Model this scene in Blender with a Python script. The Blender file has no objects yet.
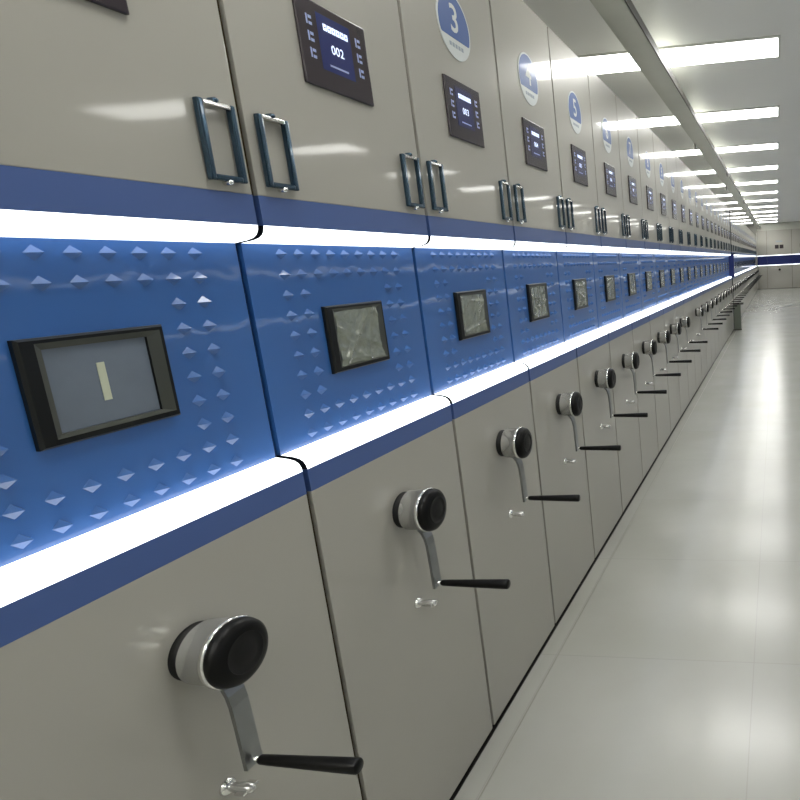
import bpy, bmesh, math, random
from mathutils import Vector, Matrix
random.seed(4)
SC = bpy.context.scene
COL = SC.collection
PI = math.pi

# ------------------------------------------------------------------ measures (metres)
P = 0.586            # width of one cabinet
Y0 = 0.5018          # near edge line of the row (n = 0)
H = 1.5384           # eye height
W = 3.90             # aisle width
ZCEIL = 3.20
ZTOP = 2.617
ZA, ZB, ZC, ZD = 1.709, 1.652, 1.148, 1.098
ZPT, ZPB, REC = 1.621, 1.179, 0.057
YBACK = 30.5
NBANK = 22           # cabinets of the near bank
def yn(n): return Y0 + n * P

# ------------------------------------------------------------------ materials
MAT = {}
def mat(name, col, rough=.5, metal=0., spec=.5, coat=0., coat_r=.05, noise=0., nscale=3., bump=0., bscale=20.,
        rough_var=0., emit=None, estr=0., trans=0.):
    m = bpy.data.materials.new(name); m.use_nodes = True
    nt = m.node_tree; b = nt.nodes['Principled BSDF']
    b.inputs['Base Color'].default_value = (*col, 1)
    b.inputs['Roughness'].default_value = rough
    b.inputs['Metallic'].default_value = metal
    b.inputs['Specular IOR Level'].default_value = spec
    b.inputs['Coat Weight'].default_value = coat
    b.inputs['Coat Roughness'].default_value = coat_r
    if emit:
        b.inputs['Emission Color'].default_value = (*emit, 1)
        b.inputs['Emission Strength'].default_value = estr
    tc = nt.nodes.new('ShaderNodeTexCoord')
    gm = nt.nodes.new('ShaderNodeNewGeometry')
    if noise or rough_var:
        n = nt.nodes.new('ShaderNodeTexNoise'); n.inputs['Scale'].default_value = nscale
        n.inputs['Detail'].default_value = 5
        nt.links.new(gm.outputs['Position'], n.inputs['Vector'])
        if noise:
            r = nt.nodes.new('ShaderNodeMapRange')
            r.inputs['To Min'].default_value = 1 - noise; r.inputs['To Max'].default_value = 1 + noise
            nt.links.new(n.outputs['Fac'], r.inputs['Value'])
            v = nt.nodes.new('ShaderNodeVectorMath'); v.operation = 'SCALE'
            v.inputs[0].default_value = col
            nt.links.new(r.outputs['Result'], v.inputs['Scale'])
            nt.links.new(v.outputs['Vector'], b.inputs['Base Color'])
        if rough_var:
            r = nt.nodes.new('ShaderNodeMapRange')
            r.inputs['To Min'].default_value = max(0, rough - rough_var); r.inputs['To Max'].default_value = rough + rough_var
            nt.links.new(n.outputs['Fac'], r.inputs['Value'])
            nt.links.new(r.outputs['Result'], b.inputs['Roughness'])
    if bump:
        n2 = nt.nodes.new('ShaderNodeTexNoise'); n2.inputs['Scale'].default_value = bscale
        n2.inputs['Detail'].default_value = 2
        nt.links.new(gm.outputs['Position'], n2.inputs['Vector'])
        bp = nt.nodes.new('ShaderNodeBump'); bp.inputs['Strength'].default_value = 1
        bp.inputs['Distance'].default_value = bump
        nt.links.new(n2.outputs['Fac'], bp.inputs['Height'])
        nt.links.new(bp.outputs['Normal'], b.inputs['Normal'])
        nt.links.new(bp.outputs['Normal'], b.inputs['Coat Normal'])
    MAT[name] = m
    return m

mat('grey_enamel', (.400, .388, .345), rough=.30, spec=.25, coat=.52, coat_r=.055, noise=.03, nscale=2.5, bump=.0006, bscale=3.0)
mat('blue_enamel', (.062, .115, .310), rough=.35, spec=.4, coat=.25, coat_r=.12)
mat('blue_panel', (.036, .130, .390), rough=.32, spec=.5, coat=.75, coat_r=.05, bump=.0010, bscale=9)
mat('navy_cover', (.020, .030, .130), rough=.6, spec=.2)
mat('light_diffuser', (.9, .9, .9), rough=.5, emit=(.92, .97, 1.0), estr=2.0)
mat('ceiling_diffuser', (.9, .9, .9), rough=.5, emit=(1.0, .995, .95), estr=13.5)
mat('brown_seal', (.035, .024, .010), rough=.9, spec=.1)
mat('blue_seal', (.004, .008, .045), rough=.8, spec=.1)
mat('dark_cavity', (.010, .012, .018), rough=.9, spec=.05)
mat('flange_grey', (.050, .054, .045), rough=.3)
mat('black_plastic', (.003, .003, .003), rough=.38, spec=.2)
mat('bezel', (.006, .007, .007), rough=.3, spec=.3)
mat('dark_rubber', (.007, .007, .007), rough=.5, spec=.25)
mat('display_glass', (.032, .024, .030), rough=.22, spec=.5)
mat('display_blue', (.006, .012, .080), rough=.25, emit=(.05, .09, .45), estr=.06)
mat('display_text', (.6, .7, .9), rough=.5, emit=(.72, .80, 1.0), estr=.9)
mat('display_dim', (.25, .3, .5), rough=.5, emit=(.35, .42, .75), estr=.16)
mat('chrome', (.80, .80, .79), rough=.11, metal=1)
mat('satin_chrome', (.62, .62, .61), rough=.20, metal=.72, spec=.8)
mat('brushed_steel', (.30, .31, .31), rough=.32, metal=1, noise=.1, nscale=40)
mat('handle_metal', (.035, .075, .120), rough=.16, metal=.75, spec=.7, coat=.5)
mat('badge_blue', (.035, .100, .330), rough=.35, coat=.3)
mat('badge_white', (.62, .66, .66), rough=.4, coat=.3)
mat('badge_print', (.30, .36, .42), rough=.5)
mat('lcd_plain', (.150, .180, .225), rough=.25, spec=.6, noise=.12, nscale=18)
mat('lcd_film', (.190, .210, .165), rough=.12, spec=1.0, coat=1, coat_r=.05, noise=.3, nscale=35, bump=.0025, bscale=55)
mat('pale_strip', (.52, .55, .42), rough=.6)
mat('carcass', (.05, .05, .045), rough=.8, spec=.2)
mat('ceiling_paint', (.90, .90, .88), rough=.45, noise=.03, nscale=1.2)
mat('wall_paint', (.70, .70, .66), rough=.6, noise=.02)
mat('beam_metal', (.52, .53, .47), rough=.35, metal=.1, noise=.08, nscale=5)
mat('bracket_dark', (.06, .06, .05), rough=.5)
mat('seam_grey', (.26, .26, .22), rough=.5)
mat('stand_green', (.13, .15, .12), rough=.5)

def floor_mat():
    m = bpy.data.materials.new('polished_floor'); m.use_nodes = True
    nt = m.node_tree; b = nt.nodes['Principled BSDF']
    gm = nt.nodes.new('ShaderNodeNewGeometry')
    br = nt.nodes.new('ShaderNodeTexBrick')
    br.offset = 0; br.squash = 1
    br.inputs['Scale'].default_value = 1
    br.inputs['Brick Width'].default_value = .80; br.inputs['Row Height'].default_value = .80
    br.inputs['Mortar Size'].default_value = .0022; br.inputs['Mortar Smooth'].default_value = .3
    br.inputs['Color1'].default_value = (.420, .420, .385, 1); br.inputs['Color2'].default_value = (.420, .420, .395, 1)
    br.inputs['Mortar'].default_value = (.375, .375, .35, 1)
    mp = nt.nodes.new('ShaderNodeMapping'); mp.inputs['Location'].default_value = (.73, .32, 0)
    nt.links.new(gm.outputs['Position'], mp.inputs['Vector']); nt.links.new(mp.outputs['Vector'], br.inputs['Vector'])
    n = nt.nodes.new('ShaderNodeTexNoise'); n.inputs['Scale'].default_value = 1.7; n.inputs['Detail'].default_value = 6
    nt.links.new(gm.outputs['Position'], n.inputs['Vector'])
    mx = nt.nodes.new('ShaderNodeMix'); mx.data_type = 'RGBA'; mx.blend_type = 'MULTIPLY'; mx.inputs['Factor'].default_value = 1
    cr = nt.nodes.new('ShaderNodeValToRGB')
    cr.color_ramp.elements[0].color = (.90, .90, .88, 1); cr.color_ramp.elements[0].position = .3
    cr.color_ramp.elements[1].color = (1, 1, 1, 1); cr.color_ramp.elements[1].position = .7
    nt.links.new(n.outputs['Fac'], cr.inputs['Fac'])
    nt.links.new(br.outputs['Color'], mx.inputs['A']); nt.links.new(cr.outputs['Color'], mx.inputs['B'])
    nt.links.new(mx.outputs['Result'], b.inputs['Base Color'])
    r = nt.nodes.new('ShaderNodeMapRange'); r.inputs['To Min'].default_value = .22; r.inputs['To Max'].default_value = .27
    nt.links.new(n.outputs['Fac'], r.inputs['Value']); nt.links.new(r.outputs['Result'], b.inputs['Roughness'])
    b.inputs['Coat Weight'].default_value = .35; b.inputs['Coat Roughness'].default_value = .15
    n3 = nt.nodes.new('ShaderNodeTexNoise'); n3.inputs['Scale'].default_value = 5; n3.inputs['Detail'].default_value = 1
    nt.links.new(gm.outputs['Position'], n3.inputs['Vector'])
    bp = nt.nodes.new('ShaderNodeBump'); bp.inputs['Distance'].default_value = .0008
    nt.links.new(n3.outputs['Fac'], bp.inputs['Height']); nt.links.new(bp.outputs['Normal'], b.inputs['Normal'])
    MAT['polished_floor'] = m
floor_mat()

# ------------------------------------------------------------------ mesh helpers
class MB:
    """collects shapes for ONE mesh"""
    def __init__(s): s.bm = bmesh.new(); s.mats = []
    def mi(s, m):
        if m not in s.mats: s.mats.append(m)
        return s.mats.index(m)
    def _set(s, faces, m, smooth=False):
        i = s.mi(m)
        for f in faces: f.material_index = i; f.smooth = smooth
    def box(s, x0, x1, y0, y1, z0, z1, m, bev=0.):
        r = bmesh.ops.create_cube(s.bm, size=1)
        vs = r['verts']
        for v in vs:
            v.co = Vector(((x0 + x1) / 2 + v.co.x * (x1 - x0), (y0 + y1) / 2 + v.co.y * (y1 - y0), (z0 + z1) / 2 + v.co.z * (z1 - z0)))
        fs = set(f for v in vs for f in v.link_faces)
        s._set(fs, m)
        if bev:
            es = set(e for v in vs for e in v.link_edges)
            r2 = bmesh.ops.bevel(s.bm, geom=list(es), offset=bev, segments=2, affect='EDGES', profile=.6)
            s._set(r2['faces'], m)
        return s
    def poly(s, pts, m, smooth=False):
        f = s.bm.faces.new([s.bm.verts.new(p) for p in pts]); s._set([f], m, smooth); return s
    def prism(s, prof, y0, y1, m, smooth=False, caps=True, cap_m=None):
        """closed (x,z) profile swept along y"""
        a = [s.bm.verts.new((x, y0, z)) for x, z in prof]
        b = [s.bm.verts.new((x, y1, z)) for x, z in prof]
        n = len(prof); fs = []
        for i in range(n):
            j = (i + 1) % n
            fs.append(s.bm.faces.new((a[i], a[j], b[j], b[i])))
        s._set(fs, m, smooth)
        if caps:
            c = [s.bm.faces.new(a[::-1]), s.bm.faces.new(b)]; s._set(c, cap_m or m)
        return s
    def lathe(s, prof, cy, cz, m, seg=40, axis='x', smooth=True, cx=0.):
        """(t, r) profile turned round an axis; x axis through (cy, cz)"""
        rings = []
        for t, r in prof:
            ring = []
            if r < 1e-6:
                ring = [s.bm.verts.new(s._ax(t, 0, 0, cx, cy, cz, axis))]
            else:
                for k in range(seg):
                    a = 2 * PI * k / seg
                    ring.append(s.bm.verts.new(s._ax(t, r * math.cos(a), r * math.sin(a), cx, cy, cz, axis)))
            rings.append(ring)
        fs = []
        for A, B in zip(rings, rings[1:]):
            for k in range(seg):
                l = (k + 1) % seg
                if len(A) == 1 and len(B) == 1: continue
                if len(A) == 1: fs.append(s.bm.faces.new((A[0], B[k], B[l])))
                elif len(B) == 1: fs.append(s.bm.faces.new((A[k], B[0], A[l])))
                else: fs.append(s.bm.faces.new((A[k], B[k], B[l], A[l])))
        s._set(fs, m, smooth)
        return s
    def _ax(s, t, u, v, cx, cy, cz, axis):
        if axis == 'x': return (cx + t, cy + u, cz + v)
        if axis == 'z': return (cx + u, cy + v, cz + t)
        return (cx + u, cy + t, cz + v)
    def bar(s, path, wy, th, m):
        """flat bar following an (x,z) path, width wy along y, thickness th"""
        n = len(path); rows = []
        for i, (x, z) in enumerate(path):
            p0 = path[max(0, i - 1)]; p1 = path[min(n - 1, i + 1)]
            d = Vector((p1[0] - p0[0], p1[1] - p0[1])).normalized(); nn = Vector((-d.y, d.x)) * th / 2
            rows.append([s.bm.verts.new((x + sx * nn.x, sy * wy / 2, z + sx * nn.y)) for sx, sy in ((1, 1), (1, -1), (-1, -1), (-1, 1))])
        fs = []
        for A, B in zip(rows, rows[1:]):
            for k in range(4):
                l = (k + 1) % 4; fs.append(s.bm.faces.new((A[k], B[k], B[l], A[l])))
        fs.append(s.bm.faces.new(rows[0][::-1])); fs.append(s.bm.faces.new(rows[-1]))
        s._set(fs, m); return s
    def add_mesh(s, me, M, m):
        n0 = len(s.bm.verts); f0 = len(s.bm.faces)
        t = bmesh.new(); t.from_mesh(me); t.transform(M)
        vm = {}
        for v in t.verts: vm[v.index] = s.bm.verts.new(v.co)
        i = s.mi(m)
        for f in t.faces:
            try:
                g = s.bm.faces.new([vm[v.index] for v in f.verts]); g.material_index = i
            except ValueError: pass
        t.free(); return s
    def build(s, name, parent=None):
        bmesh.ops.recalc_face_normals(s.bm, faces=s.bm.faces[:])
        me = bpy.data.meshes.new(name); s.bm.to_mesh(me); s.bm.free()
        for m in s.mats: me.materials.append(MAT[m])
        o = bpy.data.objects.new(name, me); COL.objects.link(o)
        if parent: o.parent = parent
        return o

def tag(o, label=None, cat=None, group=None, kind=None):
    if label: o['label'] = label
    if cat: o['category'] = cat
    if group: o['group'] = group
    if kind: o['kind'] = kind
    return o
def empty(name, loc=(0, 0, 0), rz=0):
    o = bpy.data.objects.new(name, None); COL.objects.link(o)
    o.location = loc; o.rotation_euler = (0, 0, rz); o.empty_display_size = .1
    return o
def copy_tree(o, parent=None, skip=()):
    c = o.copy(); COL.objects.link(c); c.parent = parent
    for ch in list(o.children):
        if ch.name.split('.')[0] in skip: continue
        copy_tree(ch, c, skip)
    return c

TXT = {}
def text_mesh(t):
    """mesh of a number, centred, 1 unit tall"""
    if t in TXT: return TXT[t]
    cu = bpy.data.curves.new('figure', 'FONT'); cu.body = t; cu.size = 1; cu.align_x = 'CENTER'; cu.align_y = 'CENTER'
    cu.offset = .012; cu.resolution_u = 3
    o = bpy.data.objects.new('figure', cu); COL.objects.link(o)
    dg = bpy.context.evaluated_depsgraph_get()
    me = bpy.data.meshes.new_from_object(o.evaluated_get(dg))
    bpy.data.objects.remove(o)
    xs = [v.co.x for v in me.vertices]; ys = [v.co.y for v in me.vertices]
    cx = (min(xs) + max(xs)) / 2; cy = (min(ys) + max(ys)) / 2; h = max(ys) - min(ys)
    for v in me.vertices: v.co = Vector(((v.co.x - cx) / h, (v.co.y - cy) / h, 0))
    TXT[t] = me; return me
def face_x(x, y, z, h):      # text plane (x,y) -> (y,z), facing +x
    return Matrix(((0, 0, 1, x), (h, 0, 0, y), (0, h, 0, z), (0, 0, 0, 1)))

UP = [(0, ZB), (-.0015, ZB - .009), (-.006, ZB - .017), (-.014, ZB - .023), (-.028, ZB - .027), (-REC, ZPT)]
LO = [(0, ZC), (-.0015, ZC + .009), (-.006, ZC + .017), (-.014, ZC + .023), (-.028, ZC + .027), (-REC, ZPB)]
G = .0068             # half of the gap between cabinets
h2 = P / 2 - G

# ------------------------------------------------------------------ parts of a cabinet
def carcass(mb, w=P, depth=1.5, top=ZTOP):
    mb.box(-depth, -REC - .012, -w / 2 + .012, w / 2 - .012, .004, top - .01, 'carcass'); return mb
def p_bumps(mb, w, xs=None):
    cols = [(-.333 + .0833 * k) * P for k in range(9)]
    rows = [1.600 - .0441 * k for k in range(10)]
    for i, z in enumerate(rows):
        for j, y in enumerate(cols):
            if 2 <= i <= 7 and 2 <= j <= 6: continue
            b = -REC; r = .0120; q = .0115
            pts = [(b, y + r, z), (b, y, z + q), (b, y - r, z), (b, y, z - q)]
            vs = [mb.bm.verts.new(p) for p in pts]; a = mb.bm.verts.new((b + .0120, y + .0065, z))
            fs = [mb.bm.faces.new((vs[k], vs[(k + 1) % 4], a)) for k in range(4)]
            mb._set(fs, 'blue_panel')
def seal(mb, w, top):
    y0, y1 = w / 2 - G - .006, w / 2 + .0
    mb.prism([(-.006, ZA), (-.006, top), (-.11, top), (-.11, ZA)], y0, y1 + .003, 'brown_seal')
    mb.prism([(-.006, .016), (-.006, ZD), (-.11, ZD), (-.11, .016)], y0, y1 + .003, 'brown_seal')
    mb.prism([(-.006, ZD), (-.036, ZC), (-REC - .008, ZPB), (-REC - .008, ZPT), (-.036, ZB), (-.006, ZA), (-.11, ZA), (-.11, ZD)], y0, y1 + .003, 'blue_seal')
    return mb
def panel(mb, w=P, bumps=True):
    hh = w / 2 - G
    mb.box(-REC - .012, -REC, -hh, hh, ZPB, ZPT, 'blue_panel')
    if bumps: p_bumps(mb, w)
    return mb
def strip_up(mb, w=P):
    hh = w / 2 - G
    return mb.prism(UP + [(-REC - .01, ZPT), (-REC - .01, ZB)], -hh, hh, 'light_diffuser', cap_m='dark_cavity')
def strip_lo(mb, w=P):
    hh = w / 2 - G
    return mb.prism(LO + [(-REC - .01, ZPB), (-REC - .01, ZC)], -hh, hh, 'light_diffuser', cap_m='dark_cavity')  # emission stands in for LED light falling on the lower lip
def bezel(mb, film=True):
    x0 = -REC; a, b = .1035, .0800       # outer half sizes
    c, d = .0740, .0625                   # opening
    zc = 1.400; t = .012
    outer = [(-a, -b), (a, -b), (a, b), (-a, b)]
    inner = [(-c, -d), (c, -d), (c, d), (-c, d)]
    def V(p, x): return (x, p[0], zc + p[1])
    mid = [(p[0] * .965, p[1] * .96) for p in outer]
    for k in range(4):
        l = (k + 1) % 4
        mb.poly([V(outer[k], x0), V(outer[l], x0), V(outer[l], x0 + t * .6), V(outer[k], x0 + t * .6)], 'bezel')
        mb.poly([V(outer[k], x0 + t * .6), V(outer[l], x0 + t * .6), V(mid[l], x0 + t), V(mid[k], x0 + t)], 'bezel')
        half = [(q[0] * (.915 if q[0] > 0 else .80), q[1] * (.90 if q[1] > 0 else .86)) for q in outer]
        mb.poly([V(mid[k], x0 + t), V(mid[l], x0 + t), V(half[l], x0 + t), V(half[k], x0 + t)], 'bezel')
        mb.poly([V(half[k], x0 + t), V(half[l], x0 + t), V(inner[l], x0 + t * .75), V(inner[k], x0 + t * .75)], 'flange_grey')
        mb.poly([V(inner[k], x0 + t * .75), V(inner[l], x0 + t * .75), V(inner[l], x0 + .002), V(inner[k], x0 + .002)], 'bezel')
    bmesh.ops.remove_doubles(mb.bm, verts=mb.bm.verts[:], dist=1e-5)
    return mb
def screen_plain():
    mb = MB(); mb.box(-REC + .001, -REC + .0045, -.0745, .0745, 1.400 - .063, 1.400 + .063, 'lcd_plain'); return mb
def film_sheet(mb, seed):
    """crumpled protective film lying over a screen"""
    R = random.Random(seed)
    nu, nv = 34, 30; A, B = .077, .0655
    fold = [(R.uniform(-1, 1), R.uniform(-1, 1), R.uniform(0, PI), R.uniform(.0010, .0030), R.uniform(.03, .09)) for _ in range(9)]
    g = []
    for i in range(nu + 1):
        row = []
        for j in range(nv + 1):
            u = -1 + 2 * i / nu; v = -1 + 2 * j / nv
            hgt = 0
            for fx, fz, an, am, wd in fold:
                d = (u - fx) * math.cos(an) + (v - fz) * math.sin(an)
                hgt += am * math.exp(-(d / wd) ** 2)
            hgt += R.uniform(0, .0005)
            y = u * A + (.0012 * math.sin(v * 5 + seed) if abs(u) > .9 else 0)
            z = v * B + (.0012 * math.sin(u * 6 + seed * 2) if abs(v) > .9 else 0)
            if u > .5 and v < -.6: y += .012 * (u - .5) * (-.6 - v) * 4; z -= .004 * (u - .5)
            row.append(mb.bm.verts.new((-REC + .0098 + hgt, y, 1.400 + z)))
        g.append(row)
    fs = []
    for i in range(nu):
        for j in range(nv):
            fs.append(mb.bm.faces.new((g[i][j], g[i + 1][j], g[i + 1][j + 1], g[i][j + 1])))
    mb._set(fs, 'lcd_film', True)
    return mb
def display_body(mb, lod=False):
    mb.box(0, .007, -.111, .111, 1.962, 2.142, 'display_glass', 0 if lod else .0025); return mb
def display_marks(mb, num):
    x = .0078
    mb.box(.007, .0074, -.054, .052, 2.004, 2.122, 'display_blue')
    # title line of blocky figures
    for k in range(6):
        y = -.036 + k * .0135
        mb.box(x - .0005, x, y, y + .0112, 2.090, 2.104, 'display_text')
        mb.box(x - .0003, x + .0004, y + .003, y + .0075, 2.0955, 2.098, 'display_blue')
    mb.add_mesh(text_mesh(num), face_x(x, 0.001, 2.055, .020), 'display_text')
    mb.box(x - .0005, x, -.030, .030, 2.016, 2.020, 'display_dim')
    # soft key symbols down both sides
    for sy in (-1, 1):
        for k in range(3):
            z = 2.098 - k * .034; y = sy * .078
            mb.box(x - .0008, x, y - .008, y - .004, z - .010, z + .010, 'display_dim')
            mb.box(x - .0008, x, y - .001, y + .008, z + .003, z + .009, 'display_dim')
            mb.box(x - .0008, x, y - .001, y + .008, z - .010, z - .004, 'display_dim')
    return mb
def disc(mb, x, r, z, m, lo=-2., hi=2., seg=48, th=.001):
    """disc facing +x, clipped to lo < (height/r) < hi"""
    pts = []
    for k in range(seg):
        a = 2 * PI * k / seg; yy = r * math.cos(a); zz = r * math.sin(a)
        zz = min(max(zz, lo * r), hi * r)
        rr = math.sqrt(max(0, r * r - zz * zz)); 
        if abs(yy) > rr: yy = math.copysign(rr, yy)
        if not pts or (Vector(pts[-1]) - Vector((yy, zz))).length > 1e-5: pts.append((yy, zz))
    a = [mb.bm.verts.new((x, p[0], z + p[1])) for p in pts]; b = [mb.bm.verts.new((x + th, p[0], z + p[1])) for p in pts]
    fs = [mb.bm.faces.new(b)]
    for k in range(len(pts)):
        l = (k + 1) % len(pts); fs.append(mb.bm.faces.new((a[k], a[l], b[l], b[k])))
    mb._set(fs, m)
ZBG = 2.312; RBG = .100
def badge_plate(mb):
    disc(mb, 0, RBG, ZBG, 'badge_white', th=.0025)
    disc(mb, .0025, RBG * .93, ZBG, 'badge_blue', lo=-.42, th=.0006)
    for k in range(5):
        mb.box(.0025, .0031, -.042 + k * .018, -.030 + k * .018, ZBG - .066, ZBG - .054, 'badge_print')
    return mb
def handle_frame(mb, yc, sgn):
    z0, z1 = 1.726, 1.864; hw = .0375; t = .011; x0, x1 = .003, .0145
    mb.box(x0, x1, yc - hw, yc - hw + t, z0, z1, 'handle_metal', .003)
    mb.box(x0, x1, yc + hw - t, yc + hw, z0, z1, 'handle_metal', .003)
    mb.box(x0, x1, yc - hw + t * .8, yc + hw - t * .8, z0, z0 + t, 'handle_metal', .003)
    mb.box(x0, x1, yc - hw + t * .8, yc + hw - t * .8, z1 - t * .9, z1, 'chrome', .003)  # brighter chrome here paints the highlight on the top bar
    return mb
def rivet(mb, yc, z, m):
    mb.lathe([(0, .0055), (.012, .0055), (.0165, .003), (.0175, 0)], yc, z, m, 14)
    return mb
ZH = .932
HUB = [(.0, .0), (.0, .050), (.0165, .050), (.0165, .049)]
def hub_shell(mb, seg=48):
    mb.lathe([(.019, .030), (.019, .0510), (.021, .0520), (.064, .0530), (.065, .0550)], 0, ZH, 'satin_chrome', seg)
    mb.lathe([(.065, .0550), (.067, .0575), (.073, .0578), (.075, .0560), (.075, .050)], 0, ZH, 'chrome', seg); return mb
def hub_collar(mb, seg=40):
    mb.lathe([(0, .047), (.019, .047), (.019, .02)], 0, ZH, 'dark_rubber', seg); return mb
def hub_knob(mb, seg=48):
    mb.lathe([(.071, .0545), (.080, .0560), (.089, .0535), (.095, .0470), (.0965, .0400), (.0975, .0340)], 0, ZH, 'black_plastic', seg)
    mb.lathe([(.0975, .0340), (.0958, .0330), (.0985, .0200), (.1005, .0)], 0, ZH, 'dark_rubber', seg); return mb
ARM = [(.030, .893), (.044, .882), (.053, .870), (.0590, .854), (.0620, .835), (.0635, .800), (.0645, .760), (.0655, .712)]
def arm(mb): 
    mb.bar(ARM, .032, .007, 'brushed_steel'); return mb
def grip(mb, seg=20):
    mb.lathe([(.066, .004), (.079, .004), (.079, 0)], 0, .722, 'chrome', seg)
    mb.lathe([(.079, .0), (.079, .0065), (.083, .0080), (.100, .0088), (.255, .0128), (.268, .0128), (.271, .0105), (.271, 0)], 0, .722, 'black_plastic', seg)
    return mb
def lock_mesh(mb):
    mb.lathe([(0, .015), (.004, .015), (.009, .010), (.009, 0)], 0, .660, 'chrome', 20)
    mb.lathe([(.009, .007), (.020, .0085), (.034, .0100), (.046, .0095), (.054, .0065), (.057, 0)], 0, .660, 'satin_chrome', 18)
    mb.box(.030, .050, -.016, .016, .6575, .6625, 'chrome', .002)
    return mb
def door_slab(mb, z0, z1, m, w=P, bev=.002):
    hh = w / 2 - G
    mb.box(-.040, 0, -hh, hh, z0, z1, m, bev); return mb

# ------------------------------------------------------------------ the near bank
SHEET = {}
def make_cabinet():
    r = empty('storage_cabinet')
    carcass(MB()).build('body', r)
    door_slab(MB(), ZA, ZTOP, 'grey_enamel').build('upper_door', r)
    door_slab(MB(), ZB, ZA, 'blue_enamel', bev=0).build('upper_trim', r)
    strip_up(MB()).build('upper_light_strip', r)
    panel(MB()).build('control_panel', r)
    strip_lo(MB()).build('lower_lit_lip', r)
    door_slab(MB(), ZD, ZC, 'blue_enamel', bev=0).build('lower_trim', r)
    door_slab(MB(), .016, ZD, 'grey_enamel').build('lower_panel', r)
    MB().box(-.05, -.022, -h2 + .004, h2 - .004, .001, .018, 'dark_rubber').build('kick_strip', r)
    seal(MB(), P, ZTOP).build('edge_seal', r)
    b = bezel(MB()).build('screen_frame', r)
    screen_plain().build('screen', b)
    for s in (-1, 1):
        yc = s * (P / 2 - .0395 - .023)
        hn = handle_frame(MB(), yc, s).build('door_handle', r)
        rivet(MB(), yc, 1.725, 'chrome').build('rivet', hn); rivet(MB(), yc, 1.866, 'handle_metal').build('rivet', hn)
    hub = hub_shell(MB()).build('crank_hub', r)
    hub_collar(MB()).build('hub_collar', hub)
    hub_knob(MB()).build('hub_knob', hub)
    arm(MB()).build('crank_arm', hub)
    grip(MB()).build('crank_grip', hub)
    lock_mesh(MB()).build('lock', r)
    return r

ORD = ['', 'first', 'second', 'third', 'fourth', 'fifth', 'sixth', 'seventh', 'eighth', 'ninth', 'tenth', 'eleventh', 'twelfth',
       'thirteenth', 'fourteenth', 'fifteenth', 'sixteenth', 'seventeenth', 'eighteenth', 'nineteenth', 'twentieth', 'twenty-first', 'twenty-second']
LABEL = {
 1: 'nearest grey cabinet, cut off at left, its screen bare but for a pale strip',
 2: 'grey cabinet whose dark upper display reads 002, second from the camera',
 3: 'grey cabinet with the round badge 3 high at the top, third from the camera',
 4: 'grey cabinet with the round blue badge reading 4, crank and blue control panel',
 5: 'grey cabinet with the round blue badge reading 5, just past the one marked 4',
 6: 'grey cabinet with the round blue badge reading 6, just past the one marked 5',
 11: 'grey cabinet without a hand crank, eleventh of the near bank',
}
for i in range(7, 11): LABEL[i] = 'grey cabinet with crank, %s of the near bank, before the crankless one' % ORD[i]
for i in range(12, 22): LABEL[i] = 'grey cabinet with crank, %s past the crankless cabinet in the near bank' % ORD[i - 11]
LABEL[22] = 'farthest grey cabinet of the near bank, against the dark blue end post'

proto = make_cabinet()
cabs = []
for i in range(1, NBANK + 1):
    c = proto if i == 1 else copy_tree(proto, None, ('crank_hub',) if i == 11 else ())
    cabs.append(c)
for i, c in enumerate(cabs, 1):
    c.location = (0, yn(i) - P / 2, 0)     # cabinet i spans n = i-1 .. i
    tag(c, LABEL[i], 'cabinet', 'grey cabinets of the near bank')
    num = '%03d' % i
    d = display_body(MB(), i > 8).build('number_display', c)
    display_marks(MB(), num).build('display_writing', d)
    if i >= 1:
        b = badge_plate(MB()).build('number_badge', c)
        mb = MB(); mb.add_mesh(text_mesh(str(i)), face_x(.0036, 0, ZBG + .022, .085), 'badge_white')
        mb.build('badge_figure', b)
    fr = [k for k in c.children if k.name.startswith('screen_frame')][0]
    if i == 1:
        mb = MB(); mb.box(-REC + .0045, -REC + .0055, -.006, .005, 1.372, 1.432, 'pale_strip', 0)  # narrow pale strip in the middle of the screen
        mb.build('pale_strip', fr)['label'] = 'pale strip on the screen'
    else:
        k = i % 5
        if k not in SHEET:
            f = film_sheet(MB(), k + 3).build('protective_film', fr); SHEET[k] = f.data
        else:
            f = bpy.data.objects.new('protective_film', SHEET[k]); COL.objects.link(f); f.parent = fr
        f['label'] = 'crumpled film over the screen'

# ------------------------------------------------------------------ one-mesh cabinets (far bank, opposite row)
def simple_cabinet(name, w=P, top=ZTOP, crank=True, far=False):
    mb = MB(); carcass(mb, w, 1.5 if not far else .6, top)
    door_slab(mb, ZA, top, 'grey_enamel', w, 0); door_slab(mb, ZB, ZA, 'blue_enamel', w, 0)
    door_slab(mb, ZD, ZC, 'blue_enamel', w, 0); door_slab(mb, .016, ZD, 'grey_enamel', w, 0)
    mb.box(-.05, -.022, -w / 2 + .01, w / 2 - .01, .001, .018, 'dark_rubber')
    seal(mb, w, top)
    strip_up(mb, w); strip_lo(mb, w); panel(mb, w, False)
    display_body(mb, True)
    mb.box(.007, .0074, -.054, .052, 2.020, 2.128, 'display_blue')
    mb.box(.0074, .0080, -.036, .044, 2.104, 2.119, 'display_text'); mb.box(.0074, .0080, -.020, .022, 2.06, 2.082, 'display_text')
    badge_plate(mb)
    mb.box(-REC, -REC + .012, -.1035, .1035, 1.32, 1.48, 'bezel'); mb.box(-REC + .012, -REC + .013, -.074, .074, 1.3375, 1.4625, 'lcd_film')
    for s in (-1, 1): handle_frame(mb, s * (w / 2 - .0625), s)
    if crank:
        hub_collar(mb, 16); hub_shell(mb, 20); hub_knob(mb, 20); arm(mb); grip(mb, 8)
    lock_mesh(mb)
    return mb.build(name)

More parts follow.
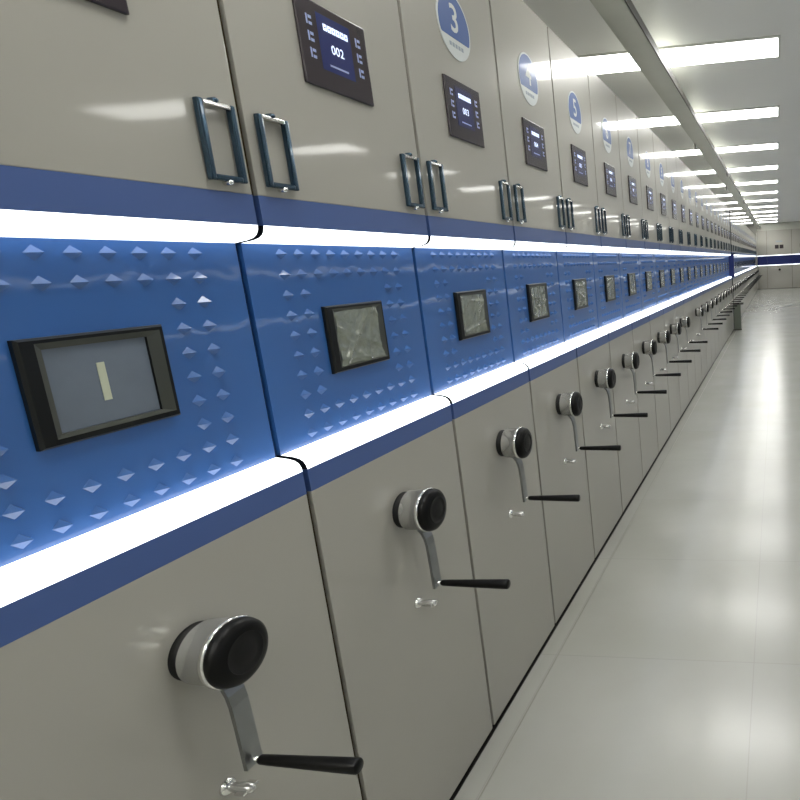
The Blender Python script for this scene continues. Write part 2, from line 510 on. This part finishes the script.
YEND = yn(NBANK)                 # end of the near bank
POSTW = .16
YB2 = YEND + POSTW + .02
n2 = int((YBACK - YB2) / P)
far0 = simple_cabinet('storage_cabinet')
for k in range(n2):
    o = far0 if k == 0 else far0.copy()
    if k: COL.objects.link(o)
    o.location = (0, YB2 + (k + .5) * P, 0)
    if k == 0: tag(o, 'first grey cabinet of the far bank, just past the dark blue end post', 'cabinet', None)
    elif k == n2 - 1: tag(o, 'last grey cabinet of the far bank, in the corner with the end row', 'cabinet', None)
    else: tag(o, 'small grey cabinet with blue band in the far bank beyond the dark blue end post', 'cabinet', 'grey cabinets of the far bank')
opp = simple_cabinet('storage_cabinet')
NO = int(round((YBACK - .4 + 1.2) / P))
for k in range(NO):
    o = opp if k == 0 else opp.copy()
    if k: COL.objects.link(o)
    o.location = (W, -1.1 + (k + .5) * P, 0); o.rotation_euler = (0, 0, PI)
    tag(o, 'grey cabinet of the opposite row, seen only mirrored in the blue panels', 'cabinet', 'grey cabinets across the aisle')

# end post between the two banks
pe = empty('end_post', (0, YEND + .01, 0))
tag(pe, 'narrow grey post with a dark blue block between the near and far banks', 'post')
MB().box(-1.5, -.012, .01, POSTW - .01, 0, ZTOP, 'carcass').build('post_body', pe)
MB().box(-.012, .006, .03, POSTW - .03, 0, ZTOP, 'dark_cavity').build('joint_strip', pe)
MB().box(-REC, .050, .006, POSTW - .012, ZC, ZB, 'navy_cover', .004).build('blue_cover', pe)
MB().box(.0, .075, .006, POSTW - .006, ZB, ZB + .020, 'dark_cavity', .003).build('cover_cap', pe)

# floor-standing pedestal in front of the post
st = empty('pedestal', (.10, 13.30, 0))
tag(st, 'small grey-green floor pedestal with a dark top beside the far cabinets', 'pedestal')
MB().box(-.075, .075, -.09, .09, 0, .56, 'stand_green', .008).build('column', st)
MB().box(-.085, .140, -.10, .10, .56, .60, 'bracket_dark', .008).build('top_plate', st)
MB().box(-.088, .088, -.10, .10, 0, .030, 'bracket_dark', .006).build('foot', st)

# ------------------------------------------------------------------ cabinets closing the far end of the aisle
def end_cabinet(x0, x1, label, full=True):
    w = x1 - x0; top = 2.86
    r = empty('end_cabinet', ((x0 + x1) / 2, YBACK, 0), -PI / 2)
    tag(r, label, 'cabinet')
    mb = MB(); carcass(mb, w, .6, top); mb.build('body', r)
    door_slab(MB(), ZB, top, 'grey_enamel', w).build('upper_door', r)
    strip_up(MB(), w).build('upper_light_strip', r)
    m = MB(); m.box(-REC - .012, -.02, -w / 2 + G, w / 2 - G, ZPB, ZPT, 'navy_cover').build('control_panel', r)  # navy puts the weaker light on these panels into their colour
    strip_lo(MB(), w).build('lower_lit_lip', r)
    door_slab(MB(), .016, ZC, 'grey_enamel', w).build('lower_panel', r)
    MB().box(-.05, -.022, -w / 2 + .01, w / 2 - .01, .001, .018, 'dark_rubber').build('kick_strip', r)
    seal(MB(), w, top).build('edge_seal', r)
    if full:
        for s in (-1, 1):
            MB().box(0, .012, s * .115 - .095, s * .115 + .095, 1.955, 2.135, 'display_glass', .003).build('number_display', r)
        MB().box(0, .006, -.16, .16, 2.27, 2.33, 'badge_print').build('name_plate', r)
        hub = hub_shell(MB(), 24).build('crank_hub', r)
        hub_collar(MB(), 24).build('hub_collar', hub); hub_knob(MB(), 24).build('hub_knob', hub)
    return r
end_cabinet(0.02, 0.50, 'narrow plain filler cabinet in the corner of the aisle end', False)
end_cabinet(0.50, 1.72, 'wide grey cabinet facing the camera at the aisle end, two dark displays')
end_cabinet(1.72, 2.94, 'wide grey cabinet at the aisle end, to the right outside the photo')
end_cabinet(2.94, 3.88, 'grey cabinet at the aisle end beside the opposite row', False)

# ------------------------------------------------------------------ the room
XL, XR, YN_, YF = -1.62, W + 1.62, -1.6, YBACK + .72
def struct(name, *a):
    o = MB().box(*a).build(name); tag(o, kind='structure'); return o
struct('floor', XL, XR, YN_, YF, -.10, 0, 'polished_floor')
struct('ceiling', XL, XR, YN_, YF, ZCEIL, ZCEIL + .1, 'ceiling_paint')
struct('wall_left', XL - .1, XL, YN_, YF, 0, ZCEIL, 'wall_paint')
struct('wall_right', XR, XR + .1, YN_, YF, 0, ZCEIL, 'wall_paint')
struct('wall_back', XL - .1, XR + .1, YF, YF + .1, 0, ZCEIL, 'wall_paint')
struct('wall_front', XL - .1, XR + .1, YN_ - .1, YN_, 0, ZCEIL, 'wall_paint')
struct('trim_1', -.02, .003, YN_, YBACK - .1, 0, .004, 'dark_rubber')          # dark strip drawn for the shaded gap at the cabinet base
struct('trim_3', .075, .079, YN_, YBACK - .1, 0, .001, 'seam_grey')          # seam of the rail cover along the cabinets
struct('trim_2', -.0, 3.9, YBACK + .02, YBACK + .12, 2.87, ZCEIL, 'beam_metal')

# ceiling lights
L0, LP, LW = 5.04, 2.185, .445
def light(x0, x1, y, label):
    r = empty('ceiling_light', ((x0 + x1) / 2, y + LW / 2, ZCEIL))
    tag(r, label, 'ceiling light', 'long ceiling light panels')
    hw = (x1 - x0) / 2; hl = LW / 2
    MB().box(-hw, hw, -hl, hl, -.012, -.004, 'ceiling_diffuser').build('diffuser', r)
    f = MB()
    for s in (-1, 1):
        f.box(-hw - .02, hw + .02, s * hl - .012 + s * .010, s * hl + .012 + s * .010, -.014, 0, 'wall_paint')
        f.box(s * (hw + .01) - .01, s * (hw + .01) + .01, -hl, hl, -.014, 0, 'wall_paint')
    f.build('frame', r)
for k in range(-3, 12):
    y = L0 + k * LP
    if k < 0: lab = 'long white ceiling light panel above and behind the camera, out of the photo'
    else: lab = 'long white ceiling light panel over the left cabinets, %s from the camera' % ORD[k + 1]
    light(-1.5, 1.05, y, lab)
    light(W + .35, W + 1.35, y, 'long white ceiling light panel over the opposite row, out of the photo')

# long cover profile hung under the ceiling
bx0, bx1, bz = .035, .215, 2.95
be = empty('ceiling_beam', ((bx0 + bx1) / 2, 0, bz))
tag(be, 'long grey metal beam hung below the ceiling along the left cabinets', 'beam')
hw = (bx1 - bx0) / 2
MB().box(-hw, hw, -1.4, YBACK, 0, .05, 'beam_metal').build('channel', be)
MB().box(hw - .004, hw + .006, -1.4, YBACK, .0, .056, 'bracket_dark').build('edge_shade', be)  # dark strip drawing the shadow along the beam's right edge
for k, y in enumerate([7.7, 10.4, 12.3, 15.5, 19, 22.5, 26]):
    b = MB().box(-hw - .008, -hw + .010, y - .035, y + .035, -.060, .05, 'bracket_dark', .003) if k % 2 == 0 else MB().box(hw - .008, hw + .010, y - .035, y + .035, -.060, .056, 'bracket_dark', .003)
    b.build('bracket', be)
    MB().box(-.006, .006, y - .006, y + .006, .05, ZCEIL - bz, 'bracket_dark').build('hanger_rod', be)

# ------------------------------------------------------------------ camera
f, px, py = 599.986, 696.883, 374.528
yaw, pit, rol = .1405, -.1861, -.0526
cy, sy = math.cos(yaw), math.sin(yaw)
F = Vector((-sy * math.cos(pit), cy * math.cos(pit), math.sin(pit)))
R = Vector((cy, sy, 0)); U = R.cross(F)
R2 = R * math.cos(rol) + U * math.sin(rol); U2 = -R * math.sin(rol) + U * math.cos(rol)
cd = bpy.data.cameras.new('camera'); cam = bpy.data.objects.new('camera', cd); COL.objects.link(cam)
M = Matrix((R2, U2, -F)).transposed().to_4x4(); M.translation = (1, 0, H)
cam.matrix_world = M
cd.sensor_width = 36; cd.lens = f / 800 * 36; cd.shift_x = (400 - px) / 800; cd.shift_y = (py - 400) / 800
cd.clip_start = .02; cd.clip_end = 100
SC.camera = cam

w = bpy.data.worlds.new('world'); SC.world = w; w.use_nodes = True
w.node_tree.nodes['Background'].inputs['Color'].default_value = (.5, .5, .48, 1)
w.node_tree.nodes['Background'].inputs['Strength'].default_value = .2
SC.view_settings.view_transform = 'Standard'; SC.view_settings.look = 'None'
SC.view_settings.exposure = .17; SC.view_settings.gamma = 1; SC.view_settings.use_curve_mapping = False
